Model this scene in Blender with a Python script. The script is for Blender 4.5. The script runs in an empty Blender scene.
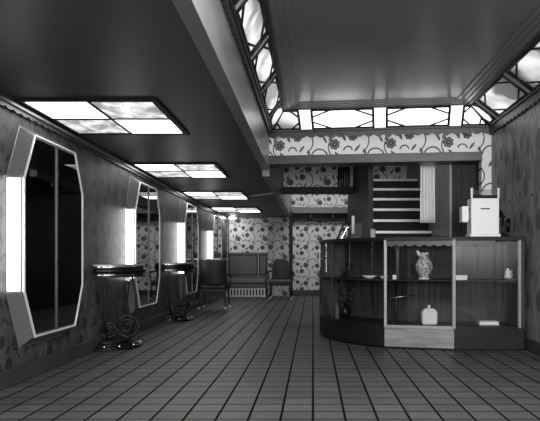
import bpy, math, random
from mathutils import Vector
random.seed(7)
PI = math.pi
scene = bpy.context.scene
COL = scene.collection

# ------------------------------------------------------------------ mesh helpers
class MB:
    def __init__(s):
        s.v = []; s.f = []; s.sm = []
    def add(s, vs, fs, smooth=False):
        n = len(s.v)
        s.v += [tuple(p) for p in vs]
        for f in fs:
            s.f.append(tuple(i + n for i in f)); s.sm.append(smooth)
        return s
    def box(s, x0, x1, y0, y1, z0, z1):
        vs = [(x0,y0,z0),(x1,y0,z0),(x1,y1,z0),(x0,y1,z0),(x0,y0,z1),(x1,y0,z1),(x1,y1,z1),(x0,y1,z1)]
        return s.add(vs, [(0,3,2,1),(4,5,6,7),(0,1,5,4),(1,2,6,5),(2,3,7,6),(3,0,4,7)])
    def loft(s, a, b, cap=True, smooth=False):
        n = len(a)
        fs = [(i, (i+1) % n, n + (i+1) % n, n + i) for i in range(n)]
        s.add(list(a) + list(b), fs, smooth)
        if cap:
            s.add(a, [tuple(reversed(range(n)))]); s.add(b, [tuple(range(n))])
        return s
    def prism(s, poly, z0, z1, smooth=False):
        return s.loft([(x, y, z0) for x, y in poly], [(x, y, z1) for x, y in poly], True, smooth)
    def wall(s, path, z0, z1, t=.02, closed=False):
        """upright sheet of thickness t along a plan path (offset to the left of travel)"""
        off = []
        for i, p in enumerate(path):
            a = Vector(path[max(i-1, 0)]); b = Vector(path[min(i+1, len(path)-1)])
            d = (b - a).normalized(); off.append((p[0] - d.y*t, p[1] + d.x*t))
        for i in range(len(path)-1):
            q = [path[i], path[i+1], off[i+1], off[i]]
            s.prism(q, z0, z1)
        return s
    def lathe(s, prof, c=(0,0,0), n=24, smooth=True, squash=1.0, a0=0, a1=2*PI):
        full = abs(a1-a0-2*PI) < 1e-6
        m = n if full else n+1
        vs = []
        for r, z in prof:
            for k in range(m):
                a = a0 + (a1-a0)*k/n
                vs.append((c[0]+r*math.cos(a), c[1]+r*math.sin(a)*squash, c[2]+z))
        fs = []
        for j in range(len(prof)-1):
            for k in range(n):
                k2 = (k+1) % m
                fs.append((j*m+k, j*m+k2, (j+1)*m+k2, (j+1)*m+k))
        s.add(vs, fs, smooth)
        if prof[0][0] > 1e-4: s.add(vs[:m], [tuple(reversed(range(m)))])
        if prof[-1][0] > 1e-4: s.add(vs[-m:], [tuple(range(m))])
        return s
    def tube(s, pts, r=.01, n=8, closed=False, smooth=True):
        pts = [Vector(p) for p in pts]; N = len(pts)
        rings = []; up = None
        for i, p in enumerate(pts):
            if closed: d = pts[(i+1) % N] - pts[i-1]
            else: d = pts[min(i+1, N-1)] - pts[max(i-1, 0)]
            d.normalize()
            if up is None:
                up = Vector((0,0,1)) if abs(d.z) < .9 else Vector((1,0,0))
            u = (up - d*up.dot(d)).normalized(); w = d.cross(u); up = u
            rr = r[i] if isinstance(r, (list, tuple)) else r
            rings.append([p + (u*math.cos(2*PI*k/n) + w*math.sin(2*PI*k/n))*rr for k in range(n)])
        vs = [q for ring in rings for q in ring]
        fs = []
        for i in range(N if closed else N-1):
            j = (i+1) % N
            for k in range(n):
                fs.append((i*n+k, i*n+(k+1) % n, j*n+(k+1) % n, j*n+k))
        s.add(vs, fs, smooth)
        if not closed:
            s.add(rings[0], [tuple(reversed(range(n)))]); s.add(rings[-1], [tuple(range(n))])
        return s
    def bar(s, a, b, w=.02, h=.02, up=(0,0,1)):
        a = Vector(a); b = Vector(b); d = (b-a).normalized(); up = Vector(up)
        u = d.cross(up).normalized()*w/2; v = u.cross(d).normalized()*h/2
        return s.loft([a-u-v, a+u-v, a+u+v, a-u+v], [b-u-v, b+u-v, b+u+v, b-u+v])
    def grid(s, fn, nu, nv, smooth=True):
        vs = [fn(i/nu, j/nv) for i in range(nu+1) for j in range(nv+1)]
        fs = [(i*(nv+1)+j, (i+1)*(nv+1)+j, (i+1)*(nv+1)+j+1, i*(nv+1)+j+1) for i in range(nu) for j in range(nv)]
        return s.add(vs, fs, smooth)
    def build(s, name, mat, parent=None, loc=(0,0,0), bevel=0, solid=0, sub=0, label=None):
        me = bpy.data.meshes.new(name); me.from_pydata(s.v, [], s.f)
        me.polygons.foreach_set('use_smooth', s.sm); me.materials.append(mat)
        me.validate(); me.update()
        import bmesh
        bm = bmesh.new(); bm.from_mesh(me)
        bmesh.ops.remove_doubles(bm, verts=bm.verts, dist=1e-5)
        bmesh.ops.recalc_face_normals(bm, faces=bm.faces); bm.to_mesh(me); bm.free()
        o = bpy.data.objects.new(name, me); COL.objects.link(o); o.location = loc
        if parent: o.parent = parent
        if solid:
            m = o.modifiers.new('solid', 'SOLIDIFY'); m.thickness = solid; m.offset = 0
        if bevel:
            m = o.modifiers.new('bevel', 'BEVEL'); m.width = bevel; m.segments = 2; m.limit_method = 'ANGLE'
        if sub:
            m = o.modifiers.new('sub', 'SUBSURF'); m.levels = sub; m.render_levels = sub
        if label: o['label'] = label
        return o

def tag(o, label, cat, group=None):
    o['label'] = label; o['category'] = cat
    if group: o['group'] = group
    return o
def thing(name, label, cat, loc=(0,0,0), rz=0, group=None):
    o = bpy.data.objects.new(name, None); COL.objects.link(o)
    o.location = loc; o.rotation_euler = (0,0,rz); o.empty_display_size = .1
    return tag(o, label, cat, group)
def struct(o):
    o['kind'] = 'structure'; return o
def dup(root, loc, label, rz=None):
    r = root.copy(); COL.objects.link(r); r.location = loc; r['label'] = label
    if rz is not None: r.rotation_euler = (0,0,rz)
    for ch in list(root.children):
        c = ch.copy(); COL.objects.link(c); c.parent = r
        for g in list(ch.children):
            d = g.copy(); COL.objects.link(d); d.parent = c
    return r

# ------------------------------------------------------------------ materials
def newmat(name):
    m = bpy.data.materials.new(name); m.use_nodes = True
    nt = m.node_tree; bs = nt.nodes['Principled BSDF']
    return m, nt, bs
def g(v): return (v, v, v, 1)
def plain(name, v, rough=.5, metal=0, spec=.5, coat=0):
    m, nt, bs = newmat(name)
    bs.inputs['Base Color'].default_value = g(v); bs.inputs['Roughness'].default_value = rough
    bs.inputs['Metallic'].default_value = metal; bs.inputs['Specular IOR Level'].default_value = spec
    bs.inputs['Coat Weight'].default_value = coat
    return m
def noisy(name, v0, v1, scale=(4,4,4), rough=.5, metal=0, spec=.5, detail=4, bump=0, coat=0):
    m, nt, bs = newmat(name); N = nt.nodes; L = nt.links
    tc = N.new('ShaderNodeTexCoord'); mp = N.new('ShaderNodeMapping'); mp.inputs['Scale'].default_value = scale
    no = N.new('ShaderNodeTexNoise'); no.inputs['Scale'].default_value = 1; no.inputs['Detail'].default_value = detail
    cr = N.new('ShaderNodeValToRGB'); cr.color_ramp.elements[0].color = g(v0); cr.color_ramp.elements[1].color = g(v1)
    cr.color_ramp.elements[0].position = .3; cr.color_ramp.elements[1].position = .7
    L.new(tc.outputs['Object'], mp.inputs['Vector']); L.new(mp.outputs[0], no.inputs['Vector'])
    L.new(no.outputs['Fac'], cr.inputs[0]); L.new(cr.outputs[0], bs.inputs['Base Color'])
    bs.inputs['Roughness'].default_value = rough; bs.inputs['Metallic'].default_value = metal
    bs.inputs['Specular IOR Level'].default_value = spec; bs.inputs['Coat Weight'].default_value = coat
    if bump:
        b = N.new('ShaderNodeBump'); b.inputs['Strength'].default_value = bump; b.inputs['Distance'].default_value = .01
        L.new(no.outputs['Fac'], b.inputs['Height']); L.new(b.outputs[0], bs.inputs['Normal'])
    return m
def glow(name, v0, v1, strength, scale=(3,3,3), p0=.35, p1=.65, detail=3):
    """opal glass lit from behind: cloudy pigment in the glass modulates what comes through"""
    m, nt, bs = newmat(name); N = nt.nodes; L = nt.links
    tc = N.new('ShaderNodeTexCoord'); mp = N.new('ShaderNodeMapping'); mp.inputs['Scale'].default_value = scale
    no = N.new('ShaderNodeTexNoise'); no.inputs['Scale'].default_value = 1; no.inputs['Detail'].default_value = detail
    no.inputs['Distortion'].default_value = .8
    cr = N.new('ShaderNodeValToRGB'); cr.color_ramp.elements[0].color = g(v0); cr.color_ramp.elements[1].color = g(v1)
    cr.color_ramp.elements[0].position = p0; cr.color_ramp.elements[1].position = p1
    L.new(tc.outputs['Object'], mp.inputs['Vector']); L.new(mp.outputs[0], no.inputs['Vector']); L.new(no.outputs['Fac'], cr.inputs[0])
    bs.inputs['Base Color'].default_value = g(.5); bs.inputs['Roughness'].default_value = .25
    L.new(cr.outputs[0], bs.inputs['Emission Color']); bs.inputs['Emission Strength'].default_value = strength
    return m
def pane_glass(name, tint=.92, refl=1.0):
    m = bpy.data.materials.new(name); m.use_nodes = True; nt = m.node_tree; N = nt.nodes; L = nt.links
    N.remove(N['Principled BSDF'])
    tr = N.new('ShaderNodeBsdfTransparent'); tr.inputs[0].default_value = g(tint)
    gl = N.new('ShaderNodeBsdfGlossy'); gl.inputs['Roughness'].default_value = .02
    fr = N.new('ShaderNodeLayerWeight'); fr.inputs[0].default_value = .5
    pw = N.new('ShaderNodeMath'); pw.operation = 'POWER'; pw.inputs[1].default_value = 4.5
    mu = N.new('ShaderNodeMath'); mu.operation = 'MULTIPLY_ADD'; mu.inputs[1].default_value = .9*refl; mu.inputs[2].default_value = .035*refl
    mx = N.new('ShaderNodeMixShader')
    L.new(fr.outputs['Facing'], pw.inputs[0]); L.new(pw.outputs[0], mu.inputs[0]); L.new(mu.outputs[0], mx.inputs[0]); L.new(tr.outputs[0], mx.inputs[1]); L.new(gl.outputs[0], mx.inputs[2])
    L.new(mx.outputs[0], N['Material Output'].inputs[0])
    return m

class NG:
    """tiny scalar-node calculator"""
    def __init__(s, nt): s.nt = nt
    def op(s, o, a, b=None, c=None):
        n = s.nt.nodes.new('ShaderNodeMath'); n.operation = o
        for i, x in enumerate((a, b, c)):
            if x is None: continue
            if isinstance(x, (int, float)): n.inputs[i].default_value = x
            else: s.nt.links.new(x, n.inputs[i])
        return n.outputs[0]
    def sstep(s, x, a, b):   # 1 below a, 0 above b
        n = s.nt.nodes.new('ShaderNodeMapRange'); n.interpolation_type = 'SMOOTHSTEP'
        s.nt.links.new(x, n.inputs[0]); n.inputs[1].default_value = a; n.inputs[2].default_value = b
        n.inputs[3].default_value = 1; n.inputs[4].default_value = 0
        return n.outputs[0]

def wallpaper(name, axis, bg, mid, fg, off=0.0, rough=.6, stretch=1.0, veil=0.0, PU=.755, PV=.5):
    m, nt, bs = newmat(name); N = nt.nodes; L = nt.links; G = NG(nt)
    tc = N.new('ShaderNodeTexCoord'); sp = N.new('ShaderNodeSeparateXYZ')
    wob = N.new('ShaderNodeTexNoise'); wob.inputs['Scale'].default_value = 9
    L.new(tc.outputs['Object'], sp.inputs[0]); L.new(tc.outputs['Object'], wob.inputs['Vector'])
    w = G.op('MULTIPLY', G.op('SUBTRACT', wob.outputs['Fac'], .5), .02)
    u = G.op('ADD', G.op('ADD', sp.outputs[axis], off), w); v = G.op('ADD', G.op('MULTIPLY', sp.outputs[2], 1/stretch), w)
    def delta(x, c, P):
        t = G.op('DIVIDE', G.op('SUBTRACT', x, c), P)
        return G.op('MULTIPLY', G.op('SUBTRACT', G.op('FRACT', G.op('ADD', t, .5)), .5), P)
    def rad(cu, cv):
        du = delta(u, cu, PU); dv = delta(v, cv, PV)
        return du, dv, G.op('SQRT', G.op('ADD', G.op('MULTIPLY', du, du), G.op('MULTIPLY', dv, dv)))
    dark = None; grey = None
    def mx(a, b): return b if a is None else G.op('MAXIMUM', a, b)
    e = .006
    for cu, cv, r in [(.295,2.56,.058),(.54,2.665,.05),(.66,2.33,.058),(.21,2.315,.05),(.43,2.36,.04)]:
        du, dv, d = rad(cu, cv)
        a = G.op('ARCTAN2', dv, du)
        pet = G.op('MULTIPLY', G.op('COSINE', G.op('MULTIPLY', a, 7.0)), .13*r)
        dd = G.op('ADD', d, pet)
        grey = mx(grey, G.sstep(dd, r, r+e))
        ring = G.sstep(G.op('ABSOLUTE', G.op('SUBTRACT', dd, r)), .007, .013)
        core = G.sstep(G.op('ABSOLUTE', G.op('SUBTRACT', d, r*.42)), .009, .014)
        dark = mx(mx(dark, ring), core)
    for cu, cv, r in [(.475,2.475,.055),(.09,2.39,.11)]:
        du, dv, d = rad(cu, cv)
        ring = G.op('MULTIPLY', G.sstep(G.op('ABSOLUTE', G.op('SUBTRACT', d, r)), .006, .012), G.sstep(G.op('MULTIPLY', dv, -1), -.005, .0))
        dark = mx(dark, ring)
    for cu, cv, r, sgn in [(-.17,2.60,.17,1),(.38,2.52,.17,-1)]:
        du, dv, d = rad(cu, cv)
        side = G.sstep(G.op('MULTIPLY', du, -sgn), -.09, -.07)
        dark = mx(dark, G.op('MULTIPLY', G.sstep(G.op('ABSOLUTE', G.op('SUBTRACT', d, r)), .005, .01), side))
    for cu, cv, ang, ln, wd in [(.16,2.63,118,.06,.02),(.235,2.65,62,.05,.016),(.42,2.655,112,.06,.024),(.60,2.505,52,.06,.019),
                                (.09,2.27,60,.06,.022),(.33,2.42,130,.055,.02),(.53,2.29,35,.06,.022),(.70,2.45,110,.05,.02)]:
        du = delta(u, cu, PU); dv = delta(v, cv, PV); c_, s_ = math.cos(math.radians(ang)), math.sin(math.radians(ang))
        p = G.op('DIVIDE', G.op('ADD', G.op('MULTIPLY', du, c_), G.op('MULTIPLY', dv, s_)), ln)
        q = G.op('DIVIDE', G.op('ADD', G.op('MULTIPLY', du, -s_), G.op('MULTIPLY', dv, c_)), wd)
        d = G.op('ADD', G.op('MULTIPLY', p, p), G.op('ABSOLUTE', q))
        lf = G.sstep(d, .8, 1.1); grey = mx(grey, lf)
        dark = mx(dark, G.op('MULTIPLY', lf, G.sstep(G.op('ABSOLUTE', q), .25, .5)))
    m1 = N.new('ShaderNodeMix'); m1.data_type = 'RGBA'; m1.inputs[6].default_value = g(bg); m1.inputs[7].default_value = g(mid)
    m2 = N.new('ShaderNodeMix'); m2.data_type = 'RGBA'; m2.inputs[7].default_value = g(fg)
    L.new(grey, m1.inputs[0]); L.new(m1.outputs[2], m2.inputs[6]); L.new(dark, m2.inputs[0])
    out = m2.outputs[2]
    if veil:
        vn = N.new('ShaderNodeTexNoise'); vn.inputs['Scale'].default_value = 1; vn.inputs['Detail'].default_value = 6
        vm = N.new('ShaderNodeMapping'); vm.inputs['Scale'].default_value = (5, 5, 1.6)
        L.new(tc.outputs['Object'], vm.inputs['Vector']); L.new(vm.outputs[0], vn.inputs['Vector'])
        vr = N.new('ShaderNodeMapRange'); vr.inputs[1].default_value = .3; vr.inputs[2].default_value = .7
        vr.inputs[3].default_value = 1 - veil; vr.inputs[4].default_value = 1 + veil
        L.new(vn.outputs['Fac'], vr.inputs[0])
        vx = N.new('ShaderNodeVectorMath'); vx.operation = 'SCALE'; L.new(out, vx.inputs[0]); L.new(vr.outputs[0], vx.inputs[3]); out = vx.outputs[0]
    L.new(out, bs.inputs['Base Color']); bs.inputs['Roughness'].default_value = rough
    bs.inputs['Specular IOR Level'].default_value = .3
    return m

def tile_floor():
    m, nt, bs = newmat('quarry_tile_floor'); N = nt.nodes; L = nt.links; G = NG(nt)
    tc = N.new('ShaderNodeTexCoord'); sp = N.new('ShaderNodeSeparateXYZ'); L.new(tc.outputs['Object'], sp.inputs[0])
    P = .202; Q = .198
    x = G.op('DIVIDE', sp.outputs[0], P); y = G.op('DIVIDE', G.op('SUBTRACT', sp.outputs[1], 3.87), Q)
    fx = G.op('ABSOLUTE', G.op('SUBTRACT', G.op('FRACT', G.op('ADD', x, .5)), .5))
    fy = G.op('ABSOLUTE', G.op('SUBTRACT', G.op('FRACT', G.op('ADD', y, .5)), .5))
    gx = G.sstep(fx, .028, .055); gy = G.sstep(fy, .035, .075)
    gr = G.op('MAXIMUM', gx, G.op('MULTIPLY', gy, .85))
    cx = N.new('ShaderNodeCombineXYZ'); L.new(G.op('FLOOR', x), cx.inputs[0]); L.new(G.op('FLOOR', y), cx.inputs[1])
    wn = N.new('ShaderNodeTexWhiteNoise'); L.new(cx.outputs[0], wn.inputs['Vector'])
    no = N.new('ShaderNodeTexNoise'); no.inputs['Scale'].default_value = 2.2; no.inputs['Detail'].default_value = 5; L.new(tc.outputs['Object'], no.inputs['Vector'])
    val = G.op('ADD', G.op('MULTIPLY', wn.outputs['Value'], .022), G.op('MULTIPLY', no.outputs['Fac'], .045))
    val = G.op('ADD', val, .042)
    val = G.op('MULTIPLY', val, G.op('SUBTRACT', 1, G.op('MULTIPLY', gr, .9)))
    cc = N.new('ShaderNodeCombineColor')
    for i in range(3): L.new(val, cc.inputs[i])
    L.new(cc.outputs[0], bs.inputs['Base Color'])
    L.new(G.op('ADD', G.op('MULTIPLY', no.outputs['Fac'], .25), .36), bs.inputs['Roughness'])
    b = N.new('ShaderNodeBump'); b.inputs['Strength'].default_value = .4; b.inputs['Distance'].default_value = .004; b.invert = True
    L.new(gr, b.inputs['Height']); L.new(b.outputs[0], bs.inputs['Normal'])
    L.new(G.op('MULTIPLY', G.op('SUBTRACT', 1, gr), .22), bs.inputs['Specular IOR Level'])
    return m

M = {
 'floor': tile_floor(),
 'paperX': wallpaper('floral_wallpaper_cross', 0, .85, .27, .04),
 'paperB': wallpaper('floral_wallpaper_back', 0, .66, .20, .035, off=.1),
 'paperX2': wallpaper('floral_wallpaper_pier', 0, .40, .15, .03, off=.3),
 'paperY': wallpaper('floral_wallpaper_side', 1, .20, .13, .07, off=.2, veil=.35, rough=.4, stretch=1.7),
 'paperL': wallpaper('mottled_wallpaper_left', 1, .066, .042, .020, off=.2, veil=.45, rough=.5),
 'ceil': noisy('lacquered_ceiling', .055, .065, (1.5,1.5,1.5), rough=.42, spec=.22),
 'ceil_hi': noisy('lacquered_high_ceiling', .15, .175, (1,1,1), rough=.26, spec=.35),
 'soffit': noisy('satin_soffit', .16, .24, (1.2,1.2,3), rough=.28, spec=.7),
 'mould': noisy('painted_moulding', .028, .045, (6,6,6), rough=.4),
 'mould_lt': plain('pale_moulding', .13, .35),
 'base': noisy('dark_baseboard', .011, .018, (4,4,12), rough=.5, spec=.2),
 'wood': noisy('dark_wood', .015, .035, (14,14,1.3), rough=.45, spec=.2),
 'woodp': noisy('plinth_wood', .006, .013, (2,2,14), rough=.45, spec=.2),
 'woodb': noisy('case_back_wood', .012, .065, (22,22,1.2), rough=.5, spec=.15),
 'woodp_lit': noisy('plinth_wood_lit', .12, .26, (3,3,22), rough=.35, coat=.2),  # plinth wood with the caught light put into its colour
 'woodg': noisy('grey_wood_panel', .2, .42, (14,14,1.2), rough=.4),
 'black': plain('black_lacquer', .004, .5, spec=.15),
 'skirt': noisy('painted_baseboard', .035, .05, (4,12,4), rough=.4, spec=.3),
 'rim': plain('bright_nickel_rim', .8, .35, metal=.4),
 'iron': plain('black_iron', .005, .3, spec=.22),
 'ceil_band': plain('pale_ceiling_band', .45, .4),
 'bar_lt': plain('pale_divider', .55, .35),
 'lead': plain('dark_lead', .01, .5),
 'chrome': plain('polished_chrome', .75, .12, metal=1),
 'chrome_s': plain('satin_chrome', .6, .3, metal=1),
 'dull': plain('brushed_pewter', .22, .42, metal=.5),
 'mirror': plain('mirror_glass', .32, .02, metal=1),
 'upholst': noisy('dark_upholstery', .008, .014, (30,30,30), rough=.6, bump=.2),
 'seatlt': noisy('grey_upholstery', .05, .08, (30,30,30), rough=.6),
 'sofa': noisy('banquette_leather', .028, .04, (6,6,6), rough=.4),
 'sofa_lt': noisy('banquette_seat_leather', .06, .09, (6,6,6), rough=.4),
 'white': plain('white_enamel', .8, .35),
 'offwhite': noisy('cream_ceramic', .72, .82, (12,12,12), rough=.3),
 'paper': plain('white_card', .85, .7),
 'cloth': noisy('pale_drape', .82, .92, (20,20,2), rough=.8),
 'nosing': plain('stair_nosing', .42, .35, metal=.2),
 'riser': plain('stair_riser', .004, .6, spec=.2),
 'glass': pane_glass('case_glass', .93, 1.0),
 'opal': glow('opal_glass_bright', .85, 1, 2.6, (2,2,2)),
 'opal_m': glow('opal_glass_mottled', .16, .62, .75, (9,5,5), .38, .66, 6),
 'strip': glow('opal_strip', .95, 1, 2.3),
 'cove': glow('cove_glass_bright', .45, 1, 1.1, (1.6,1.6,1.6), .30, .55),
 'cove_m': glow('cove_glass_clouded', .06, 1, .40, (1.5,1.5,3), .40, .60),
 'cove_bar': glow('cove_divider_glass', .9, 1, .8),
 'dot': glow('flush_lamp_glass', .95, 1, 22.0),
}
M['vase'] = (lambda: None)
def spotted(name):
    m, nt, bs = newmat(name); N = nt.nodes; L = nt.links
    tc = N.new('ShaderNodeTexCoord'); vo = N.new('ShaderNodeTexVoronoi'); vo.inputs['Scale'].default_value = 42
    cr = N.new('ShaderNodeValToRGB'); cr.color_ramp.interpolation = 'CONSTANT'
    cr.color_ramp.elements[0].color = g(.03); cr.color_ramp.elements[1].color = g(.5); cr.color_ramp.elements[1].position = .40
    L.new(tc.outputs['Object'], vo.inputs['Vector']); L.new(vo.outputs['Distance'], cr.inputs[0]); L.new(cr.outputs[0], bs.inputs['Base Color'])
    bs.inputs['Roughness'].default_value = .3
    return m
M['vase'] = spotted('flowered_ceramic')

# ------------------------------------------------------------------ setting
XL, XR, XS = -2.39, 2.36, -.60      # left wall, right wall, soffit line
YB, YN = 17.2, -2.0                 # back wall, entrance end
def zc(Y): return 2.267 - .0105*(Y-4.8)
def yf(X): return 8.48 - .118*X     # frieze wall face

struct(MB().box(XL-.2, XR+.2, YN, YB+.2, -.1, 0).build('floor', M['floor']))
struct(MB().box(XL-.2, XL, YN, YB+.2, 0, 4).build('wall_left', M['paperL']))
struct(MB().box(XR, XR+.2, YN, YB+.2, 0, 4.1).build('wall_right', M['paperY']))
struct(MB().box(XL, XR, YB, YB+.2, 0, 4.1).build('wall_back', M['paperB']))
# paper-hung pier on the back wall
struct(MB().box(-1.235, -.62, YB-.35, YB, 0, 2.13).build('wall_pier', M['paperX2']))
# low ceiling of the left bay, running through to the back
b = MB()
XC = XS-.02
b.loft([(XL,YN,zc(YN)),(XC,YN,zc(YN)),(XC,YN,zc(YN)+.12),(XL,YN,zc(YN)+.12)],
       [(XL,YB,zc(YB)),(XC,YB,zc(YB)),(XC,YB,zc(YB)+.12),(XL,YB,zc(YB)+.12)])
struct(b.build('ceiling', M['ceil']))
# raised ceiling with stepped border
IL, IR = -.40, 2.03
def ypoly(x, d): return yf(x) - d
b = MB()
def plate(x0, x1, d, z0, z1): b.prism([(x0,YN),(x1,YN),(x1,ypoly(x1,d)),(x0,ypoly(x0,d))], z0, z1)
plate(IL-.35, IR+.45, -.1, 3.02, 3.1)
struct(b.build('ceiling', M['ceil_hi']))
for k in range(4):     # four shallow steps round the edge
    w = .055
    o0 = w*k; z = 2.97 + .012*k
    b = MB()
    xa, xb = IL+o0, IR-o0
    d = .28+o0
    b.prism([(xa,YN),(xa+w,YN),(xa+w,ypoly(xa+w,d+w)),(xa,ypoly(xa,d))], z, 3.03)
    b.prism([(xb-w,YN),(xb,YN),(xb,ypoly(xb,d)),(xb-w,ypoly(xb-w,d+w))], z, 3.03)
    b.prism([(xa,ypoly(xa,d)),(xa+w,ypoly(xa+w,d+w)),(xb-w,ypoly(xb-w,d+w)),(xb,ypoly(xb,d))], z, 3.03)
    struct(b.build('trim_%d' % (k+1), M['ceil_hi'] if k else M['mould'], bevel=.004))
# soffit face between the low and the raised ceiling
b = MB()
yq = yf(XS)
b.loft([(XS-.1,YN,zc(YN)-.004),(XS,YN,zc(YN)-.004),(XS,YN,2.72),(XS-.1,YN,2.72)], [(XS-.1,yq,zc(yq)-.004),(XS,yq,zc(yq)-.004),(XS,yq,2.72),(XS-.1,yq,2.72)])
struct(b.build('wall_soffit', M['soffit']))
b = MB(); b.prism([(XS-.1,yf(XS)),(XS,yf(XS)),(XS,YB),(XS-.1,YB)], 2.14, 4.0)
struct(b.build('wall_gallery', M['mould_lt']))
struct(MB().prism([(XS-.1,yf(XS)+.1),(XR,yf(XR)+.1),(XR,YB),(XS-.1,YB)], 4.0, 4.1).build('ceiling', M['ceil']))
# frieze wall
b = MB()
b.prism([(XS,yf(XS)),(XR,yf(XR)),(XR,yf(XR)+.15),(XS,yf(XS)+.15)], 2.42, 4.0)
b.prism([(2.235,yf(2.235)),(XR,yf(XR)),(XR,yf(XR)+.15),(2.235,yf(2.235)+.15)], 0, 2.42)
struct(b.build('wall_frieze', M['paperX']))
b = MB(); b.prism([(XS-.02,yf(XS)-.03),(2.235,yf(2.235)-.03),(2.235,yf(2.235)+.3),(XS-.02,yf(XS)+.3)], 2.30, 2.42)
struct(b.build('trim_5', M['mould'], bevel=.006))

def wavy(p0, p1, z_top, z_bot, amp, per, nrm, t=.03, slope=0.0):
    """moulding with a scalloped lower edge, from plan point p0 to p1"""
    p0 = Vector(p0); p1 = Vector(p1); L = (p1-p0).length; d = (p1-p0)/L; n = Vector(nrm)*t
    cnt = max(2, int(L/per*6)); b = MB()
    for i in range(cnt):
        s0, s1 = L*i/cnt, L*(i+1)/cnt
        def zb(s): return z_bot - amp*abs(math.sin(PI*s/per)) + slope*s
        a = p0+d*s0; c = p0+d*s1
        A = [(a.x,a.y,zb(s0)),(a.x+n.x,a.y+n.y,zb(s0)),(a.x+n.x,a.y+n.y,z_top+slope*s0),(a.x,a.y,z_top+slope*s0)]
        B = [(c.x,c.y,zb(s1)),(c.x+n.x,c.y+n.y,zb(s1)),(c.x+n.x,c.y+n.y,z_top+slope*s1),(c.x,c.y,z_top+slope*s1)]
        b.loft(A, B, cap=(i in (0, cnt-1)))
    return b
struct(wavy((XS,yf(XS)), (XR,yf(XR)), 2.75, 2.685, .03, .13, (0,-1), .035).build('trim_6', M['mould']))
struct(wavy((XR,yf(XR)), (XR,YN), 2.75, 2.665, .035, .13, (-1,0), .035).build('trim_7', M['mould']))
struct(wavy((XS,yf(XS)), (XS,YN), 2.74, 2.69, .02, .10, (1,0), .03).build('trim_8', M['mould']))
for nme, q in (('trim_9', [(XS,yf(XS)-.06),(XR,yf(XR)-.06),(XR,yf(XR)),(XS,yf(XS))]),
               ('trim_10', [(XR-.06,YN),(XR,YN),(XR,yf(XR)-.06),(XR-.06,yf(XR)-.06)]),
               ('trim_11', [(XS,YN),(XS+.05,YN),(XS+.05,yf(XS)-.06),(XS,yf(XS)-.06)])):
    struct(MB().prism(q, 2.735, 2.77).build(nme, M['mould'], bevel=.005))
# left wall cornice and baseboards
struct(wavy((XL,YN), (XL,YB), zc(YN), zc(YN)-.085, .016, .13, (1,0), .03, slope=-.0105).build('trim_12', M['mould']))
b = MB(); b.loft([(XL+.03,YN,zc(YN)-.06),(XL+.05,YN,zc(YN)-.06),(XL+.05,YN,zc(YN)-.04),(XL+.03,YN,zc(YN)-.04)],
                 [(XL+.03,YB,zc(YB)-.06),(XL+.05,YB,zc(YB)-.06),(XL+.05,YB,zc(YB)-.04),(XL+.03,YB,zc(YB)-.04)])
struct(b.build('trim_13', M['mould_lt']))
def base(name, x0, x1, y0, y1): struct(MB().box(x0, x1, y0, y1, 0, .14).build(name, M['skirt'], bevel=.01))
base('baseboard_left', XL, XL+.03, YN, YB)
base('baseboard_right', XR-.03, XR, YN, 8.15)
base('baseboard_back', -.62, .8, YB-.03, YB)
# ledge and beam across the back of the stairwell
struct(MB().box(-.62, 1.9, YB-.30, YB, 2.24, 2.42).build('trim_14', M['mould_lt'], bevel=.02))
b = MB(); b.box(-.62, 1.9, YB-.14, YB, 2.04, 2.24)
for x in (-.1, .5): b.box(x, x+.09, YB-.26, YB-.13, 2.08, 2.24)
struct(b.build('trim_15', M['base'], bevel=.01))
struct(MB().box(-.64, -.56, YB-.42, YB, 0, 2.3).build('trim_16', M['base'], bevel=.01))
# bridge wall above, with its dark ledge
struct(MB().box(XS, 1.9, 12.6, 12.75, 2.45, 4.0).build('wall_bridge', M['paperX']))
struct(MB().box(XS, .80, 12.45, 12.78, 2.33, 2.45).build('trim_17', M['base'], bevel=.01))
b = MB()
for i in range(5): b.box(.50+.05*i, .535+.05*i, 12.50, 12.6, 2.45, 4.0)
struct(b.build('trim_18', M['base'], bevel=.006))
# stair enclosure
struct(MB().box(.81, .885, 9.1, 14.5, 0, 4.0).build('wall_stair_left', M['base']))
struct(MB().box(1.90, 1.96, 8.62, 12.8, 0, 4.0).build('wall_stair_right', M['woodg']))
b = MB(); b.box(1.93, 2.3, 8.55, 8.62, 0, 4.0); b.box(2.04,2.06,8.53,8.55,0,2.4); b.box(2.18,2.2,8.53,8.55,0,2.4)
struct(b.build('wall_stair_front', M['wood']))
# pale angled band, slightly raised, on the low ceiling near the gallery
b = MB(); 
def ceil_band(xa, ya, xb, yb, w0, w1):
    z0, z1 = zc(ya), zc(yb)
    b.loft([(xa,ya,z0-.05),(xa,ya+w0,z0-.012),(xa,ya+w0,z0+.01),(xa,ya,z0+.01)], [(xb,yb,z1-.004),(xb,yb+w1,z1-.002),(xb,yb+w1,z1+.01),(xb,yb,z1+.01)])
ceil_band(XS, 11.0, -1.25, 11.75, .40, .12)
struct(b.build('trim_19', M['ceil_band']))
# narrow dark panel on the left wall
b = MB(); b.box(XL, XL+.02, 12.72, 13.15, .14, 2.05)
struct(b.build('wall_panel_1', M['black'], bevel=.005))
# pale frame edge where the left wall meets the back wall
struct(MB().box(XL+.03, XL+.07, YB-.05, YB, 1.15, 2.1).build('trim_20', M['mould_lt']))
struct(MB().box(XL, XR, YN-.2, YN, 0, .9).build('wall_entrance', M['base']))

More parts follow.
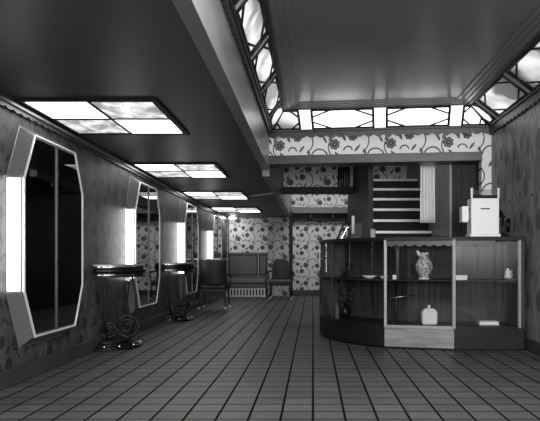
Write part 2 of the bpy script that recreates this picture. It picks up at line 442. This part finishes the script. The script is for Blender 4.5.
# ------------------------------------------------------------------ cove of leaded glass
def cove(label, B0, B1, T0, T1, bars, barw, start, end, litbars, clouded):
    """B0..B1 lower edge, T0..T1 upper edge; bars = list of centres along the run (0..1)"""
    B0, B1, T0, T1 = map(Vector, (B0, B1, T0, T1))
    L = (B1-B0).length
    nrm = (B1-B0).cross(T0-B0).normalized()
    mid = (B0+B1+T0+T1)/4
    if (Vector((.8,4,1.2))-mid).dot(nrm) < 0: nrm = -nrm
    root = thing('cove_light', label, 'cove light', tuple(mid), 0, 'leaded glass cove lights round the raised ceiling')
    LT = (T1-T0).length; dT = (T1-T0)/LT
    def P(s, t, o=0):
        pb = B0.lerp(B1, s); k = min(max((pb-T0).dot(dT)/LT, 0), 1)
        return tuple(pb.lerp(T0.lerp(T1, k), t) + nrm*o - mid)
    h = barw/2/L
    edges = [start] + [e for c in bars for e in (c-h, c+h)] + [end]
    def slab(s0, s1, o0, o1, t0=0, t1=1):
        return MB().loft([P(s0,t0,o0),P(s1,t0,o0),P(s1,t1,o0),P(s0,t1,o0)], [P(s0,t0,o1),P(s1,t0,o1),P(s1,t1,o1),P(s0,t1,o1)])
    bi = 0
    for i in range(0, len(edges), 2):
        s0, s1 = edges[i], edges[i+1]
        if s1-s0 < .01: continue
        pane = slab(s0, s1, -.012, 0).build('glass_pane', M['cove_m'] if bi in clouded else M['cove'], root)
        bi += 1
        c = min(.26*L*.08/(L*.08)*(s1-s0)*1.15, (s1-s0)*.33)
        ld = MB()
        pts = [(s0,.36),(s0+c,1),(s1-c,1),(s1,.64),(s1,.36),(s1-c,0),(s0+c,0),(s0,.64)]
        segs = [((s0,.38),(s0+c,.03)),((s0,.62),(s0+c,.97)),((s1,.38),(s1-c,.03)),((s1,.62),(s1-c,.97)),
                ((s0,.02),(s1,.02)),((s0,.98),(s1,.98)),((s0+.004,.02),(s0+.004,.98)),((s1-.004,.02),(s1-.004,.98))]
        for a, e in segs: ld.tube([P(a[0],a[1],.003), P(e[0],e[1],.003)], .013, 5)
        ld.build('leading', M['lead'], pane)
    for c in bars:
        d = slab(c-h, c+h, -.02, .008).build('divider', M['cove_bar'] if litbars else M['bar_lt'], root)
        MB().tube([P(c-h,.0,.01),P(c-h,1,.01)], .012, 5).tube([P(c+h,0,.01),P(c+h,1,.01)], .012, 5).build('edge_strip', M['lead'], d)
    # backing box behind the glass
    slab(0, 1, -.05, -.03).build('housing', M['black'], root)
    return root
xl, xr = XS+.05, XR-.06
def fy(x, d): return yf(x)-d
B0 = (xl, fy(xl,.06), 2.77); B1 = (xr, fy(xr,.06), 2.77); T0 = (IL, fy(IL,.28), 2.97); T1 = (IR, fy(IR,.28), 2.97)
Lx = xr-xl
cove('leaded glass cove light above the flowered frieze, facing the entrance', B0, B1, T0, T1,
     [(x-xl)/Lx for x in (-.085, .90, 1.88)], .165, 0, 1, True, [0])
YE = YN
def sy(Y, x): a = fy(x,.06); return (a-Y)/(a-YE)
ys = [7.72, 6.55, 5.45, 4.35, 3.25, 2.15, 1.05, -.05]
cove('leaded glass cove light along the left soffit beside the low ceiling', (xl,fy(xl,.06),2.77), (xl,YE,2.77), (IL,fy(IL,.28),2.97), (IL,YE,2.97),
     [sy(y,xl) for y in ys], .12, 0, 1, False, [0,1,2,3,4,5])
cove('leaded glass cove light along the top of the right wall', (xr,fy(xr,.06),2.77), (xr,YE,2.77), (IR,fy(IR,.28),2.97), (IR,YE,2.97),
     [sy(y,xr) for y in ys], .12, 0, 1, False, [0,1,2,4,6])

# ------------------------------------------------------------------ ceiling lights of the low ceiling
def ceiling_light(Yc, label):
    x0, x1 = XL+.08, XL+1.11; y0, y1 = -.60, .60; xc = (x0+x1)/2
    root = thing('ceiling_light', label, 'ceiling light', (0, Yc, zc(Yc)), 0, 'four-pane ceiling lights of the left bay')
    root.rotation_euler = (math.atan(-.0105), 0, 0)
    f = MB(); w = .05
    f.box(x0-w, x0, y0-w, y1+w, -.02, .02); f.box(x1, x1+w, y0-w, y1+w, -.02, .02)
    f.box(x0, x1, y0-w, y0, -.02, .02); f.box(x0, x1, y1, y1+w, -.02, .02)
    f.box(xc-.012, xc+.012, y0, y1, -.018, .02); f.box(x0, x1, -.015, .015, -.018, .02)
    f.build('frame', M['black'], root, bevel=.003)
    for sx in (0, 1):
        for s in (0, 1):
            a, c = (x0, xc-.012) if sx == 0 else (xc+.012, x1)
            d, e = (y0, -.015) if s == 0 else (.015, y1)
            MB().box(a, c, d, e, -.008, .004).build('glass_pane', M['opal'] if sx == s else M['opal_m'], root)
    return root
ceiling_light(5.53, 'four-pane opal ceiling light nearest the camera, largest of the row')
ceiling_light(8.58, 'four-pane ceiling light second in the row, above the second mirror')
ceiling_light(11.6, 'four-pane ceiling light third in the row, beyond the second console table')
ceiling_light(14.6, 'four-pane ceiling light last in the row, nearest the papered back wall')
r = thing('flush_lamp', 'small round flush ceiling lamp above the banquette', 'ceiling lamp', (-2.17, 16.75, zc(16.75)))
MB().lathe([(.13,0),(.13,-.02),(.11,-.025)], n=20).build('rim', M['dull'], r)
MB().lathe([(.11,-.012),(.10,-.04),(.06,-.058),(0,-.062)], n=20).build('glass_bowl', M['dot'], r)

# ------------------------------------------------------------------ octagonal wall mirrors
def wall_mirror(Yc, label):
    root = thing('wall_mirror', label, 'mirror', (XL, Yc, 1.19), 0, 'octagonal mirrors on the left wall')
    z = 1.19; D = .13
    O = [(-.62,1.65-z),(-.41,2.08-z),(.41,2.08-z),(.62,1.65-z),(.62,.73-z),(.41,.28-z),(-.41,.28-z),(-.62,.73-z)]
    I = [(-.61,1.63-z),(-.42,2.0-z),(.42,2.0-z),(.61,1.63-z),(.61,.75-z),(.42,.37-z),(-.42,.37-z),(-.61,.75-z)]
    MB().loft([(0,y,q) for y, q in O], [(D,y,q) for y, q in I]).build('casing', M['mould_lt'], root, bevel=.004)
    J = [(y*.965, q*.972) for y, q in I]
    MB().loft([(D,y,q) for y, q in J], [(D+.006,y,q) for y, q in J]).build('mirror_glass', M['mirror'], root)
    fr = MB()
    fr.tube([(D+.004,y,q) for y, q in I], .011, 6, closed=True, smooth=False)
    fr.build('rim', M['rim'], root)
    MB().tube([(.0,y,q) for y, q in O], .008, 6, closed=True, smooth=False).build('wall_bead', M['dull'], root)
    MB().box(D+.004, D+.016, -.010, .010, .385-z, 1.985-z).build('centre_stile', M['mould'], root)
    for s in (-1, 1):
        b = MB(); y0 = s*.617; y1 = s*.632
        b.box(.014, .117, min(y0,y1), max(y0,y1), .75-z, 1.63-z)
        st = b.build('light_strip', M['strip'], root)
        c = MB()
        for x in (.006, .124): c.box(x-.008, x+.008, min(y0,s*.638), max(y0,s*.638), .73-z, 1.65-z)
        c.build('edge_trim', M['chrome'], st)
    return root
wall_mirror(5.45, 'octagonal mirror nearest the camera with lit side strips, largest in the photo')
wall_mirror(8.50, 'octagonal mirror rising behind the nearer scrolled console table')
wall_mirror(11.55, 'octagonal mirror just beyond the farther console table')
wall_mirror(14.65, 'octagonal mirror farthest along the wall, near the banquette')

# ------------------------------------------------------------------ console tables
def console(Yc, label):
    root = thing('console_table', label, 'console table', (XL, Yc, 0), 0, 'half-round console tables on scrolled iron bases')
    R = .42; A = [-PI/2 + PI*k/28 for k in range(29)]
    hd = lambda r: [(.03+r*math.cos(a), r*math.sin(a)) for a in A]
    MB().prism(hd(R-.008), .80, .935).build('apron', M['iron'], root)
    MB().prism(hd(R+.01), .918, .94).build('table_top', M['dull'], root, bevel=.004)
    b = MB(); b.tube([(x,y,.825) for x,y in hd(R)], .006, 6); b.tube([(x,y,.912) for x,y in hd(R)], .008, 6)
    b.build('rim_band', M['chrome'], root)
    b = MB(); b.tube([(x,y,.868) for x,y in hd(R-.004)], .026, 8); b.build('rim_roll', M['iron'], root)
    b = MB(); b.prism(hd(.40), 0, .035); b.prism(hd(.35), .035, .06); b.prism(hd(.27), .06, .09)
    b.build('base', M['iron'], root, bevel=.006)
    for a in (-75, -50, -20, 15, 45, 75):
        x, y = .03+.37*math.cos(math.radians(a)), .37*math.sin(math.radians(a))
        MB().lathe([(.018,0),(.018,.01),(.01,.02),(0,.022)], (x,y,.035), 10).build('base_stud', M['chrome'], root)
    def leg(y, x0, bow):
        pts = []
        for k in range(17):
            t = k/16
            pts.append((x0+bow*math.sin(PI*t)*.15 + (1-t)*0 , y*(1-.55*max(0,1-t*3)**2), .07+.75*t))
        return pts
    MB().tube(leg(-.26,.10,0), .014, 8).build('leg', M['iron'], root)
    MB().tube(leg(.26,.24,.4), .014, 8).build('leg', M['iron'], root)
    MB().tube(leg(.0,.30,-.2), .009, 8).build('leg', M['iron'], root)
    def scroll(cx, cy, cz, r):
        b = MB()
        b.tube([(cx+r*math.cos(2*PI*k/8), cy+.3*r*math.cos(2*PI*k/8), cz+r*math.sin(2*PI*k/8)) for k in range(8)], .014, 6, closed=True)
        sp = []
        for k in range(22):
            a = k/21*3.2*PI; q = r*.72*(1-k/26)
            sp.append((cx+q*math.cos(a), cy-.01+.3*q*math.cos(a), cz+q*math.sin(a)))
        b.tube(sp, .012, 6)
        b.lathe([(0,-.02),(.02,-.01),(.02,.01),(0,.02)], (cx,cy,cz), 10)
        return b.build('scroll', M['iron'], root)
    scroll(.27, -.02, .235, .125); scroll(.10, -.15, .20, .085)
    return root
console(7.08, 'half-round chrome-rimmed console table between the two nearest mirrors')
console(10.15, 'half-round console table farther along, beside the dark square-backed armchair')
t = MB().box(-.025,.025,-.003,.003,-.03,.03)
o = t.build('paper_tag', M['paper'], loc=(-2.05, 6.86, .79)); tag(o, 'small white paper tag hanging below the nearer console table', 'tag')
o.rotation_euler = (0, math.radians(15), math.radians(15))

# ------------------------------------------------------------------ seating
def armchair(loc, rz, label, H=1.0, square=False):
    root = thing('armchair', label, 'armchair', loc, rz)
    W = .27
    # front of the chair faces local -y
    def seat(u, v):
        x = (u-.5)*2; y = (v-.5)*2
        return None
    s = MB(); s.prism([(-W,-.28),(W,-.28),(W*.92,.24),(-W*.92,.24)], .40, .485)
    s.build('seat', M['seatlt'] if not square else M['upholst'], root, bevel=.03)
    s = MB(); s.prism([(-W+.01,-.27),(W-.01,-.27),(W*.9,.24),(-W*.9,.24)], .345, .40)
    s.build('seat_rail', M['wood'], root, bevel=.008)
    n = 16
    outline = []
    if square:
        for k in range(n+1): outline.append((-W + 2*W*k/n, H-.01*abs(2*k/n-1)**4))
    else:
        for k in range(n+1):
            a = PI - PI*k/n
            cx = math.copysign(abs(math.cos(a))**.75, math.cos(a)); sz = abs(math.sin(a))**.6
            outline.append((W*.86*cx, .74+(H-.74)*sz))
    bk = MB(); zb = .47
    def curve(x, z): return .22 + (z-.46)*.14 - .10*(x/W)**2
    rows = 10
    front = []; 
    vs = []; fs = []
    for side, off in ((0, -.035), (1, .035)):
        for k, (x, zt) in enumerate(outline):
            for j in range(rows+1):
                z = zb + (zt-zb)*j/rows
                edge = min(1, 3.0*min(k, n-k)/n + .0, 3.0*(rows-j)/rows)
                puff = off*(.35+.65*math.sqrt(max(0, edge)))
                vs.append((x, curve(x,z)+puff, z))
    m_ = (n+1)*(rows+1)
    for side in (0, 1):
        for k in range(n):
            for j in range(rows):
                q = [side*m_+k*(rows+1)+j, side*m_+(k+1)*(rows+1)+j, side*m_+(k+1)*(rows+1)+j+1, side*m_+k*(rows+1)+j+1]
                fs.append(tuple(q if side == 0 else reversed(q)))
    for k in range(n):
        for j in (0, rows):
            fs.append((k*(rows+1)+j, (k+1)*(rows+1)+j, m_+(k+1)*(rows+1)+j, m_+k*(rows+1)+j))
    for k in (0, n):
        for j in range(rows):
            fs.append((k*(rows+1)+j, k*(rows+1)+j+1, m_+k*(rows+1)+j+1, m_+k*(rows+1)+j))
    bk.add(vs, fs, True); bk.build('backrest', M['upholst'], root)
    if square:
        MB().tube([(x*1.0, curve(x,H), H+.005) for x, z in outline], .012, 6).build('top_rail', M['chrome_s'], root)
    for sx in (-1, 1):
        pts = [(sx*W*.88,.15,.69),(sx*(W+.035),0,.685),(sx*(W+.045),-.14,.67),(sx*(W+.035),-.20,.655)]
        a = MB().tube(pts, [.02,.024,.026,.018], 8); a.build('armrest', M['wood'], root)
        MB().tube([(sx*(W+.035),-.18,.66),(sx*(W+.015),-.2,.5),(sx*(W-.01),-.22,.38)], .016, 8).build('arm_post', M['wood'], root)
        for y0, y1 in ((-.25,-.29),(.22,.30)):
            l = MB().tube([(sx*(W-.03),y0,.38),(sx*(W-.02),(y0+y1)/2,.2),(sx*(W-.005),y1,.045)], [.026,.02,.014], 8).build('leg', M['wood'], root)
            MB().lathe([(.0,0),(.018,.004),(.022,.02),(.018,.045),(.0,.05)], (sx*(W-.005),y1,0), 12).build('caster', M['chrome_s'], l)
    return root
armchair((-.80, 15.45, 0), 0, 'dark round-backed armchair facing the entrance, before the papered pier')
armchair((-2.0, 12.6, 0), PI, 'dark square-backed armchair turned away, beyond the farther console table', .99, True)

# banquette against the back wall
root = thing('banquette', 'dark built-in banquette with studded vent base against the papered back wall', 'banquette', (-1.80, 16.8, 0))
b = MB(); b.box(-.52,.55,-.35,.38,.22,.34); b.build('seat_base', M['sofa'], root, bevel=.01)
MB().box(-.52,.55,-.38,.22,.34,.50).build('seat', M['sofa_lt'], root, bevel=.04)
MB().box(-.54,.55,.20,.38,.34,1.15).build('back_frame', M['sofa'], root, bevel=.01)
MB().box(-.50,.28,.15,.21,.56,1.11).build('back_panel', M['sofa'], root, bevel=.025)
MB().box(.33,.53,.15,.21,.56,1.11).build('back_panel', M['sofa'], root, bevel=.025)
MB().box(-.56,.56,.14,.39,1.15,1.175).build('cap_rail', M['mould_lt'], root, bevel=.006)
MB().box(.295,.315,.13,.2,.5,1.15).build('divider', M['dull'], root)
b = MB(); b.box(-.52,.55,-.33,-.31,.19,.22); b.box(-.52,.55,-.33,-.31,.0,.03)
for k in range(13): b.box(-.51+.083*k, -.468+.083*k, -.335,-.305,.03,.19)
b.build('vent_grille', M['nosing'], root)
MB().box(-.51,.54,-.30,.38,0,.22).build('plinth', M['black'], root)

# ------------------------------------------------------------------ staircase
st = thing('staircase', 'dark staircase with pale metal nosings rising behind the display case', 'staircase', (1.4, 8.7, 0))
RISE, RUN = .2, .265
for i in range(12):
    z = .25+RISE*i; y = 9.9-8.7-(6-i)*RUN
    depth = 1.4 if i == 11 else RUN+.02
    s = MB(); s.box(-.49, .49, y, y+depth, max(0, z-RISE-.01), z-.02)
    step = s.build('step', M['riser'], st)
    MB().box(-.49, .49, y-.025, y+.05, z-.045, z).build('nosing', M['nosing'], step, bevel=.005)
MB().box(-.57, -.49, .30, .37, 0, 1.44).build('newel_block', M['mould_lt'], st, bevel=.008)
# handrail
hr = thing('handrail', 'bent chrome handrail beside the foot of the stairs, behind the curved case', 'handrail', (.5, 8.9, 0))
MB().tube([(-.12,0,.01),(-.12,0,1.22),(-.02,0,1.44),(0,0,1.455),(.055,0,1.455)], .02, 8).build('rail', M['chrome'], hr)
MB().tube([(.075,0,1.36),(.075,0,1.62)], .022, 8).build('end_grip', M['white'], hr)
MB().tube([(-.17,0.03,.01),(-.17,0.03,1.22),(-.06,0.03,1.50),(.05,.03,1.52)], .018, 8).build('lower_rail', M['iron'], hr)
MB().box(.05,.20,.04,.10,0,1.52).build('newel', M['wood'], hr)
# drape
def dr(u, v):
    x = (u-.5)*.20; return (x*(1+.06*(1-v)), .022*math.sin(u*2*PI*4.5)+.006*math.sin(v*7+u*5), -1.0*(1-v))
d = MB().grid(dr, 48, 10).build('drape', M['cloth'], loc=(1.65, 8.92, 2.52), solid=.006)
tag(d, 'pale pleated drape hanging at the right of the staircase', 'drape')

# ------------------------------------------------------------------ curved display case
ZT = 1.245
def bez(p0, p1, p2, p3, n):
    out = []
    for i in range(n+1):
        t = i/n; s = 1-t
        out.append((s**3*p0[0]+3*s*s*t*p1[0]+3*s*t*t*p2[0]+t**3*p3[0], s**3*p0[1]+3*s*s*t*p1[1]+3*s*t*t*p2[1]+t**3*p3[1]))
    return out
FA = bez((.085,8.12), (.16,7.65), (.40,7.20), (.80,6.95), 14)
Bp, Cp, Dp, Ep = (.80,6.95), (1.54,6.76), (2.30,6.74), (2.30,7.28)
Fp, Gp = (1.12,7.36), (.42,8.16)
CO = (1.3, 7.1, 0)
def L2(p): return (p[0]-CO[0], p[1]-CO[1])
case = thing('display_case', 'large dark wooden glass-fronted display case with a curved left end', 'display case', CO)
fa = [L2(p) for p in FA]; B_, C_, D_, E_, F_, G_ = map(L2, (Bp,Cp,Dp,Ep,Fp,Gp))
full = fa + [C_, D_, E_, F_, G_]
def inset(poly, d):
    c = Vector((sum(p[0] for p in poly)/len(poly), sum(p[1] for p in poly)/len(poly)))
    out = []
    for p in poly:
        v = Vector(p)-c; out.append(tuple(c + v*(1-d/v.length)))
    return out
PL = .24
MB().prism(fa + [F_, G_], .02, PL).build('plinth', M['woodp'], case, bevel=.004)
MB().prism([B_, C_, (C_[0],F_[1]-.03), F_], .02, PL).build('plinth', M['woodp_lit'], case, bevel=.004, label='grained plinth of the middle bay, coloured lighter for the light it catches')  # angled face: its brightness from the light is put into the wood tone
MB().prism([C_, D_, E_, (C_[0],F_[1]-.03)], .02, PL).build('plinth', M['woodp'], case, bevel=.004)
MB().prism(inset(full, .03), 0, .03).build('toe_kick', M['black'], case)
MB().prism(inset(full, -.015), ZT-.045, ZT).build('top', M['woodp'], case, bevel=.006)
MB().prism(inset(full, .0), PL, PL+.02).build('case_floor', M['woodp'], case)
MB().prism(inset(full, .02), .755, .770).build('shelf', M['wood'], case, bevel=.003)
MB().wall([E_, F_, G_, fa[0]], PL+.02, ZT-.045, -.02).build('back_panel', M['woodb'], case)
MB().box(D_[0]-.02, D_[0], D_[1]+.01, E_[1], PL, ZT-.04).build('side_panel', M['woodb'], case)
def post(p, w, mat, z0=PL, z1=ZT-.03, bead=False):
    b = MB().box(p[0]-w, p[0]+w, p[1]-w, p[1]+w, z0, z1)
    o = b.build('post', mat, case, bevel=.003)
    if bead:
        c = MB(); nb = 34
        for k in range(nb):
            z = z0+.015+(z1-z0-.03)*k/(nb-1)
            c.lathe([(0,-.011),(.011,-.004),(.011,.004),(0,.011)], (p[0], p[1]-w-.002, z), 8)
        c.build('beading', M['nosing'], o)
post((B_[0]+.01, B_[1]), .016, M['dull'], bead=True)
post((C_[0]-.005, C_[1]), .018, M['dull'], bead=True)
post((D_[0]-.05, D_[1]+.02), .018, M['dull'], bead=True)
post((fa[0][0]+.012, fa[0][1]+.0), .012, M['wood'])
post((fa[5][0]+.005, fa[5][1]+.005), .008, M['wood'])
MB().grid(lambda u, v: (*[fa[min(13,int(u*14+1e-6))][i]*(1-(u*14-min(13,int(u*14+1e-6))))+fa[min(13,int(u*14+1e-6))+1][i]*(u*14-min(13,int(u*14+1e-6))) for i in (0,1)], PL+.02+v*(ZT-.07-PL)), 14, 1).build('glass_pane', M['glass'], case)
MB().wall([B_, C_], PL+.02, ZT-.05, .005).build('glass_pane', M['glass'], case)
MB().wall([C_, (D_[0]-.05,D_[1])], PL+.02, ZT-.05, .005).build('glass_pane', M['glass'], case)
b = MB(); b.wall([B_, C_], PL-.012, PL+.025, -.012); b.build('sill', M['dull'], case, bevel=.003)
def valance(a, c):
    a = Vector(a); c = Vector(c); L = (c-a).length; d = (c-a)/L; n = Vector((d.y,-d.x))
    cnt = 60; b = MB()
    for i in range(cnt):
        s0, s1 = L*i/cnt, L*(i+1)/cnt
        f = lambda s: ZT-.085-.022*abs(math.sin(PI*s/.105))
        p = a+d*s0; q = a+d*s1
        A = [(p.x,p.y,f(s0)),(p.x+n.x*.008,p.y+n.y*.008,f(s0)),(p.x+n.x*.008,p.y+n.y*.008,ZT-.045),(p.x,p.y,ZT-.045)]
        B = [(q.x,q.y,f(s1)),(q.x+n.x*.008,q.y+n.y*.008,f(s1)),(q.x+n.x*.008,q.y+n.y*.008,ZT-.045),(q.x,q.y,ZT-.045)]
        b.loft(A, B, cap=i in (0, cnt-1))
    b.build('valance', M['mould'], case)
valance((B_[0]+.02,B_[1]-.01), (C_[0]-.02,C_[1]-.01)); valance((C_[0]+.02,C_[1]-.006), (D_[0]-.32,D_[1]-.006))

# things in the case ------------------------------------------------
def at(px, Y, z): return ((px-313)/620*Y, Y, z)
v = thing('pitcher', 'flowered ceramic pitcher standing on the middle shelf of the case', 'pitcher', at(424, 6.98, .770))
MB().lathe([(0,0),(.055,0),(.06,.02),(.05,.03),(.075,.07),(.098,.13),(.095,.17),(.07,.22),(.05,.25),(.052,.28),(.065,.305),(.055,.305),(.042,.27),(0,.26)], n=28).build('body', M['vase'], v)
MB().tube([(.05,0,.285),(.10,0,.29),(.125,0,.24),(.12,0,.19),(.09,0,.155)], [.012,.014,.014,.012,.01], 8).build('handle', M['iron'], v)
MB().tube([(-.04,0,.27),(-.065,-.01,.30),(-.08,-.015,.325)], [.028,.02,.012], 8).build('spout', M['offwhite'], v)
MB().lathe([(.058,0),(.066,.01),(.058,.022)], n=24).build('foot_ring', M['offwhite'], v)
j = thing('lidded_jar', 'square pale lidded jar on the bottom of the middle bay', 'jar', at(429, 7.0, .26))
MB().loft([(x*.085,y*.06,0) for x,y in ((-1,-1),(1,-1),(1,1),(-1,1))], [(x*.09,y*.065,.15) for x,y in ((-1,-1),(1,-1),(1,1),(-1,1))]).build('body', M['offwhite'], j, bevel=.02)
MB().loft([(x*.085,y*.06,.15) for x,y in ((-1,-1),(1,-1),(1,1),(-1,1))], [(x*.05,y*.04,.185) for x,y in ((-1,-1),(1,-1),(1,1),(-1,1))]).build('lid', M['offwhite'], j, bevel=.01)
MB().lathe([(0,.18),(.012,.185),(.02,.20),(.014,.218),(0,.222)], n=14).build('knob', M['white'], j)
tag(MB().box(-.063,.063,-.002,.002,0,.052).build('price_card', M['paper'], loc=at(461.5, 6.84, .770)), 'white card on the right bay shelf next to the beaded post', 'card', 'cards on the shelf')
tag(MB().box(-.02,.02,-.002,.002,0,.05).build('price_card', M['paper'], loc=at(394.5, 6.98, .770)), 'small white card on the middle shelf left of the pitcher', 'card', 'cards on the shelf')
f = thing('figurine', 'small pale carved figurine on the right bay shelf', 'figurine', at(509, 7.0, .770))
MB().lathe([(0,0),(.05,0),(.052,.012),(.03,.018),(0,.02)], n=18).build('base', M['dull'], f)
MB().lathe([(.035,.015),(.045,.04),(.028,.06),(.035,.085),(.02,.10),(0,.102)], (-.012,0,0), 14).build('body', M['offwhite'], f)
MB().lathe([(0,.085),(.018,.095),(.02,.11),(.012,.125),(0,.128)], (-.014,0,0), 12).build('head', M['offwhite'], f)
MB().lathe([(.025,.018),(.028,.05),(.012,.08),(.018,.10),(0,.12)], (.03,.01,0), 12).build('side_figure', M['dull'], f)
k = thing('book', 'pale book lying flat in the bottom of the right bay', 'book', at(487.5, 7.0, .262))
MB().box(-.105,.105,-.07,.07,.004,.036).build('pages', M['paper'], k)
b = MB(); b.box(-.11,.11,-.075,.075,0,.005); b.box(-.11,.11,-.075,.075,.035,.04); b.box(-.11,-.105,-.075,.075,0,.04)
b.build('cover', M['offwhite'], k)
def dish(px, Y, r, label):
    o = MB().lathe([(0,.0),(r*.5,.0),(r*.55,.008),(r,.028),(r*.98,.034),(r*.5,.016),(0,.014)], n=26).build('dish', M['white'], loc=at(px, Y, .770))
    tag(o, label, 'dish', 'dishes on the curved shelf')
dish(369.5, 7.4, .09, 'wide shallow white dish on the shelf of the curved bay')
dish(384, 7.2, .05, 'small white dish on the curved bay shelf, next to the middle bay')
rd = MB().tube([(-.14,0,0),(.14,.02,.03)], .007, 8)
o = rd.build('slanted_rod', M['chrome_s'], loc=at(402, 6.99, .56)); tag(o, 'thin pale rod slanting across the lower middle bay on a small stand', 'rod')
MB().tube([(-.13,0,.0),(-.13,.02,-.30)], .005, 6).build('stand', M['iron'], o)
# dried branches in a pot
pl = thing('branch_arrangement', 'dark dried branches in a small pot inside the curved bay', 'plant', at(345, 7.85, .26))
MB().lathe([(0,0),(.05,0),(.075,.05),(.08,.10),(.05,.13),(.05,.15),(.04,.15),(0,.14)], n=20).build('pot', M['iron'], pl)
random.seed(3)
for q in range(7):
    p = Vector((0,0,.13)); dx = random.uniform(-.07,.07); pts = [p.copy()]
    for s in range(6):
        p += Vector((dx*.35+random.uniform(-.015,.015), random.uniform(-.02,.02), .055)); pts.append(p.copy())
    br = MB().tube(pts, [.006,.006,.005,.005,.004,.003,.002], 5).build('branch', M['iron'], pl)
    lf = MB()
    for pp in pts[2:]:
        for s in range(2):
            a = random.uniform(0, 2*PI); L = .035
            e = pp+Vector((math.cos(a)*L, math.sin(a)*L*.6, random.uniform(-.01,.02)))
            m_ = (pp+e)/2; sd = Vector((0,.0,.012))
            lf.add([pp, m_+sd, e, m_-sd], [(0,1,2,3)])
    lf.build('leaf_spray', M['upholst'], br, solid=.002)
tw = thing('feather_ornament', 'dark forked ornament leaning up from the curved bay shelf', 'ornament', at(343, 7.8, .770))
MB().lathe([(0,0),(.05,0),(.05,.012),(.02,.02),(0,.02)], n=16).build('base', M['iron'], tw)
MB().tube([(0,0,.01),(.03,0,.09),(.065,0,.20)], [.01,.02,.004], 8).build('plume', M['iron'], tw)
MB().tube([(0,0,.01),(.07,.01,.10),(.13,.01,.17)], [.01,.018,.004], 8).build('plume', M['iron'], tw)
sm = MB().lathe([(0,0),(.035,0),(.03,.03),(.034,.12),(.02,.16),(.012,.2),(0,.2)], n=16).build('bottle', M['seatlt'], loc=at(337, 7.68, .26))
tag(sm, 'small greyish bottle in the bottom of the curved bay, left of the branches', 'bottle')
lm = MB().lathe([(0,0),(.055,0),(.06,.02),(.03,.05),(.018,.06),(.02,.3),(.012,.72),(0,.72)], n=16).build('slender_stand', M['iron'], loc=at(396, 7.15, .262))
lm.scale = (1,1,.66); tag(lm, 'slender dark stand at the left of the lower middle bay', 'stand')
hv = MB().lathe([(0,0),(.02,0),(.02,.3),(.035,.36),(.07,.385),(.06,.4),(0,.4)], n=16).build('candlestick', M['dull'], loc=at(397.5, 7.12, .770))
tag(hv, 'dull metal candlestick on the middle shelf under the valance', 'candlestick')

# machine on top of the case ----------------------------------------
mc = thing('countertop_machine', 'white enamelled box machine with side hatch and two uprights on the case top', 'machine', at(482.8, 6.98, ZT))
MB().box(-.155,.155,-.10,.10,.03,.43).build('body', M['white'], mc, bevel=.008)
MB().box(-.17,.17,-.11,.11,0,.032).build('base_flange', M['white'], mc, bevel=.005)
b = MB(); b.box(-.158,-.138,-.10,-.07,.43,.545); b.build('upright', M['white'], mc, bevel=.004)
b = MB(); b.box(.138,.158,-.10,-.07,.43,.545); b.build('upright', M['white'], mc, bevel=.004)
MB().box(-.137,.137,-.09,.07,.43,.465).build('coin_tray', M['black'], mc)
MB().box(-.137,.137,-.088,-.083,.465,.53).build('clear_guard', pane_glass('guard_glass', .8), mc)
MB().box(-.052,.052,-.104,-.10,.305,.32).build('name_plate', M['seatlt'], mc, bevel=.002)
h = MB().box(-.25,-.175,-.07,.06,.165,.345).build('side_hatch', M['white'], mc, bevel=.008)
b = MB()
for z in (.185, .32): b.tube([(-.18,-.02,z),(-.15,-.02,z)], .013, 8)
b.build('hinge', M['black'], mc)
ck = thing('telephone', 'black candlestick telephone behind the right edge of the white machine', 'telephone', at(503, 7.08, ZT))
MB().lathe([(0,0),(.075,0),(.075,.015),(.05,.03),(.02,.045),(.016,.06),(.016,.22),(.03,.235),(.02,.25),(0,.25)], n=20).build('stem', M['iron'], ck)
MB().tube([(-.015,0,.245),(-.035,-.03,.262),(-.06,-.05,.27)], [.025,.03,.045], 12).build('mouthpiece', M['iron'], ck)
MB().tube([(.06,0,.215),(.06,0,.06)], [.028,.02], 12).build('receiver', M['iron'], ck)
MB().tube([(.012,0,.2),(.045,0,.205),(.075,0,.2)], .008, 6).build('hook', M['chrome_s'], ck)

# ------------------------------------------------------------------ camera, light, world
cam = bpy.data.cameras.new('camera'); co = bpy.data.objects.new('camera', cam); COL.objects.link(co)
co.location = (0, 0, 1); co.rotation_euler = (PI/2, 0, 0)
cam.sensor_width = 36; cam.lens = 620/540*36; cam.shift_x = -43/540; cam.shift_y = 48.5/540
cam.clip_start = .05
scene.camera = co

def area(name, loc, rot, sx, sy, e):
    l = bpy.data.lights.new(name, 'AREA'); l.shape = 'RECTANGLE'; l.size = sx; l.size_y = sy; l.energy = e
    o = bpy.data.objects.new(name, l); COL.objects.link(o); o.location = loc; o.rotation_euler = rot
    return o
area('entrance_daylight', (.75, -1.9, 1.75), (math.radians(90), 0, 0), 3.1, 1.6, 190)
area('stairwell_light', (.3, 14.9, 3.9), (math.radians(25), 0, 0), 1.6, .6, 26)
area('gallery_fill', (1.2, 9.2, 3.9), (0, 0, 0), .5, .3, 6)  # added unseen fill, brightens the drape and stair nosings
area('gallery_fill', (0.0, 10.6, 3.9), (0, 0, 0), .5, .5, 2)  # added unseen fill for the bridge wallpaper
area('floor_fill', (.4, 2.6, 2.94), (0, 0, 0), 1.6, 1.6, 60)  # added out-of-view fill that lifts the near floor
w = bpy.data.worlds.new('world'); scene.world = w; w.use_nodes = True
w.node_tree.nodes['Background'].inputs[0].default_value = g(1); w.node_tree.nodes['Background'].inputs[1].default_value = .05
vs = scene.view_settings; vs.view_transform = 'Standard'; vs.look = 'None'; vs.gamma = 1; vs.use_curve_mapping = False; vs.exposure = 1.2
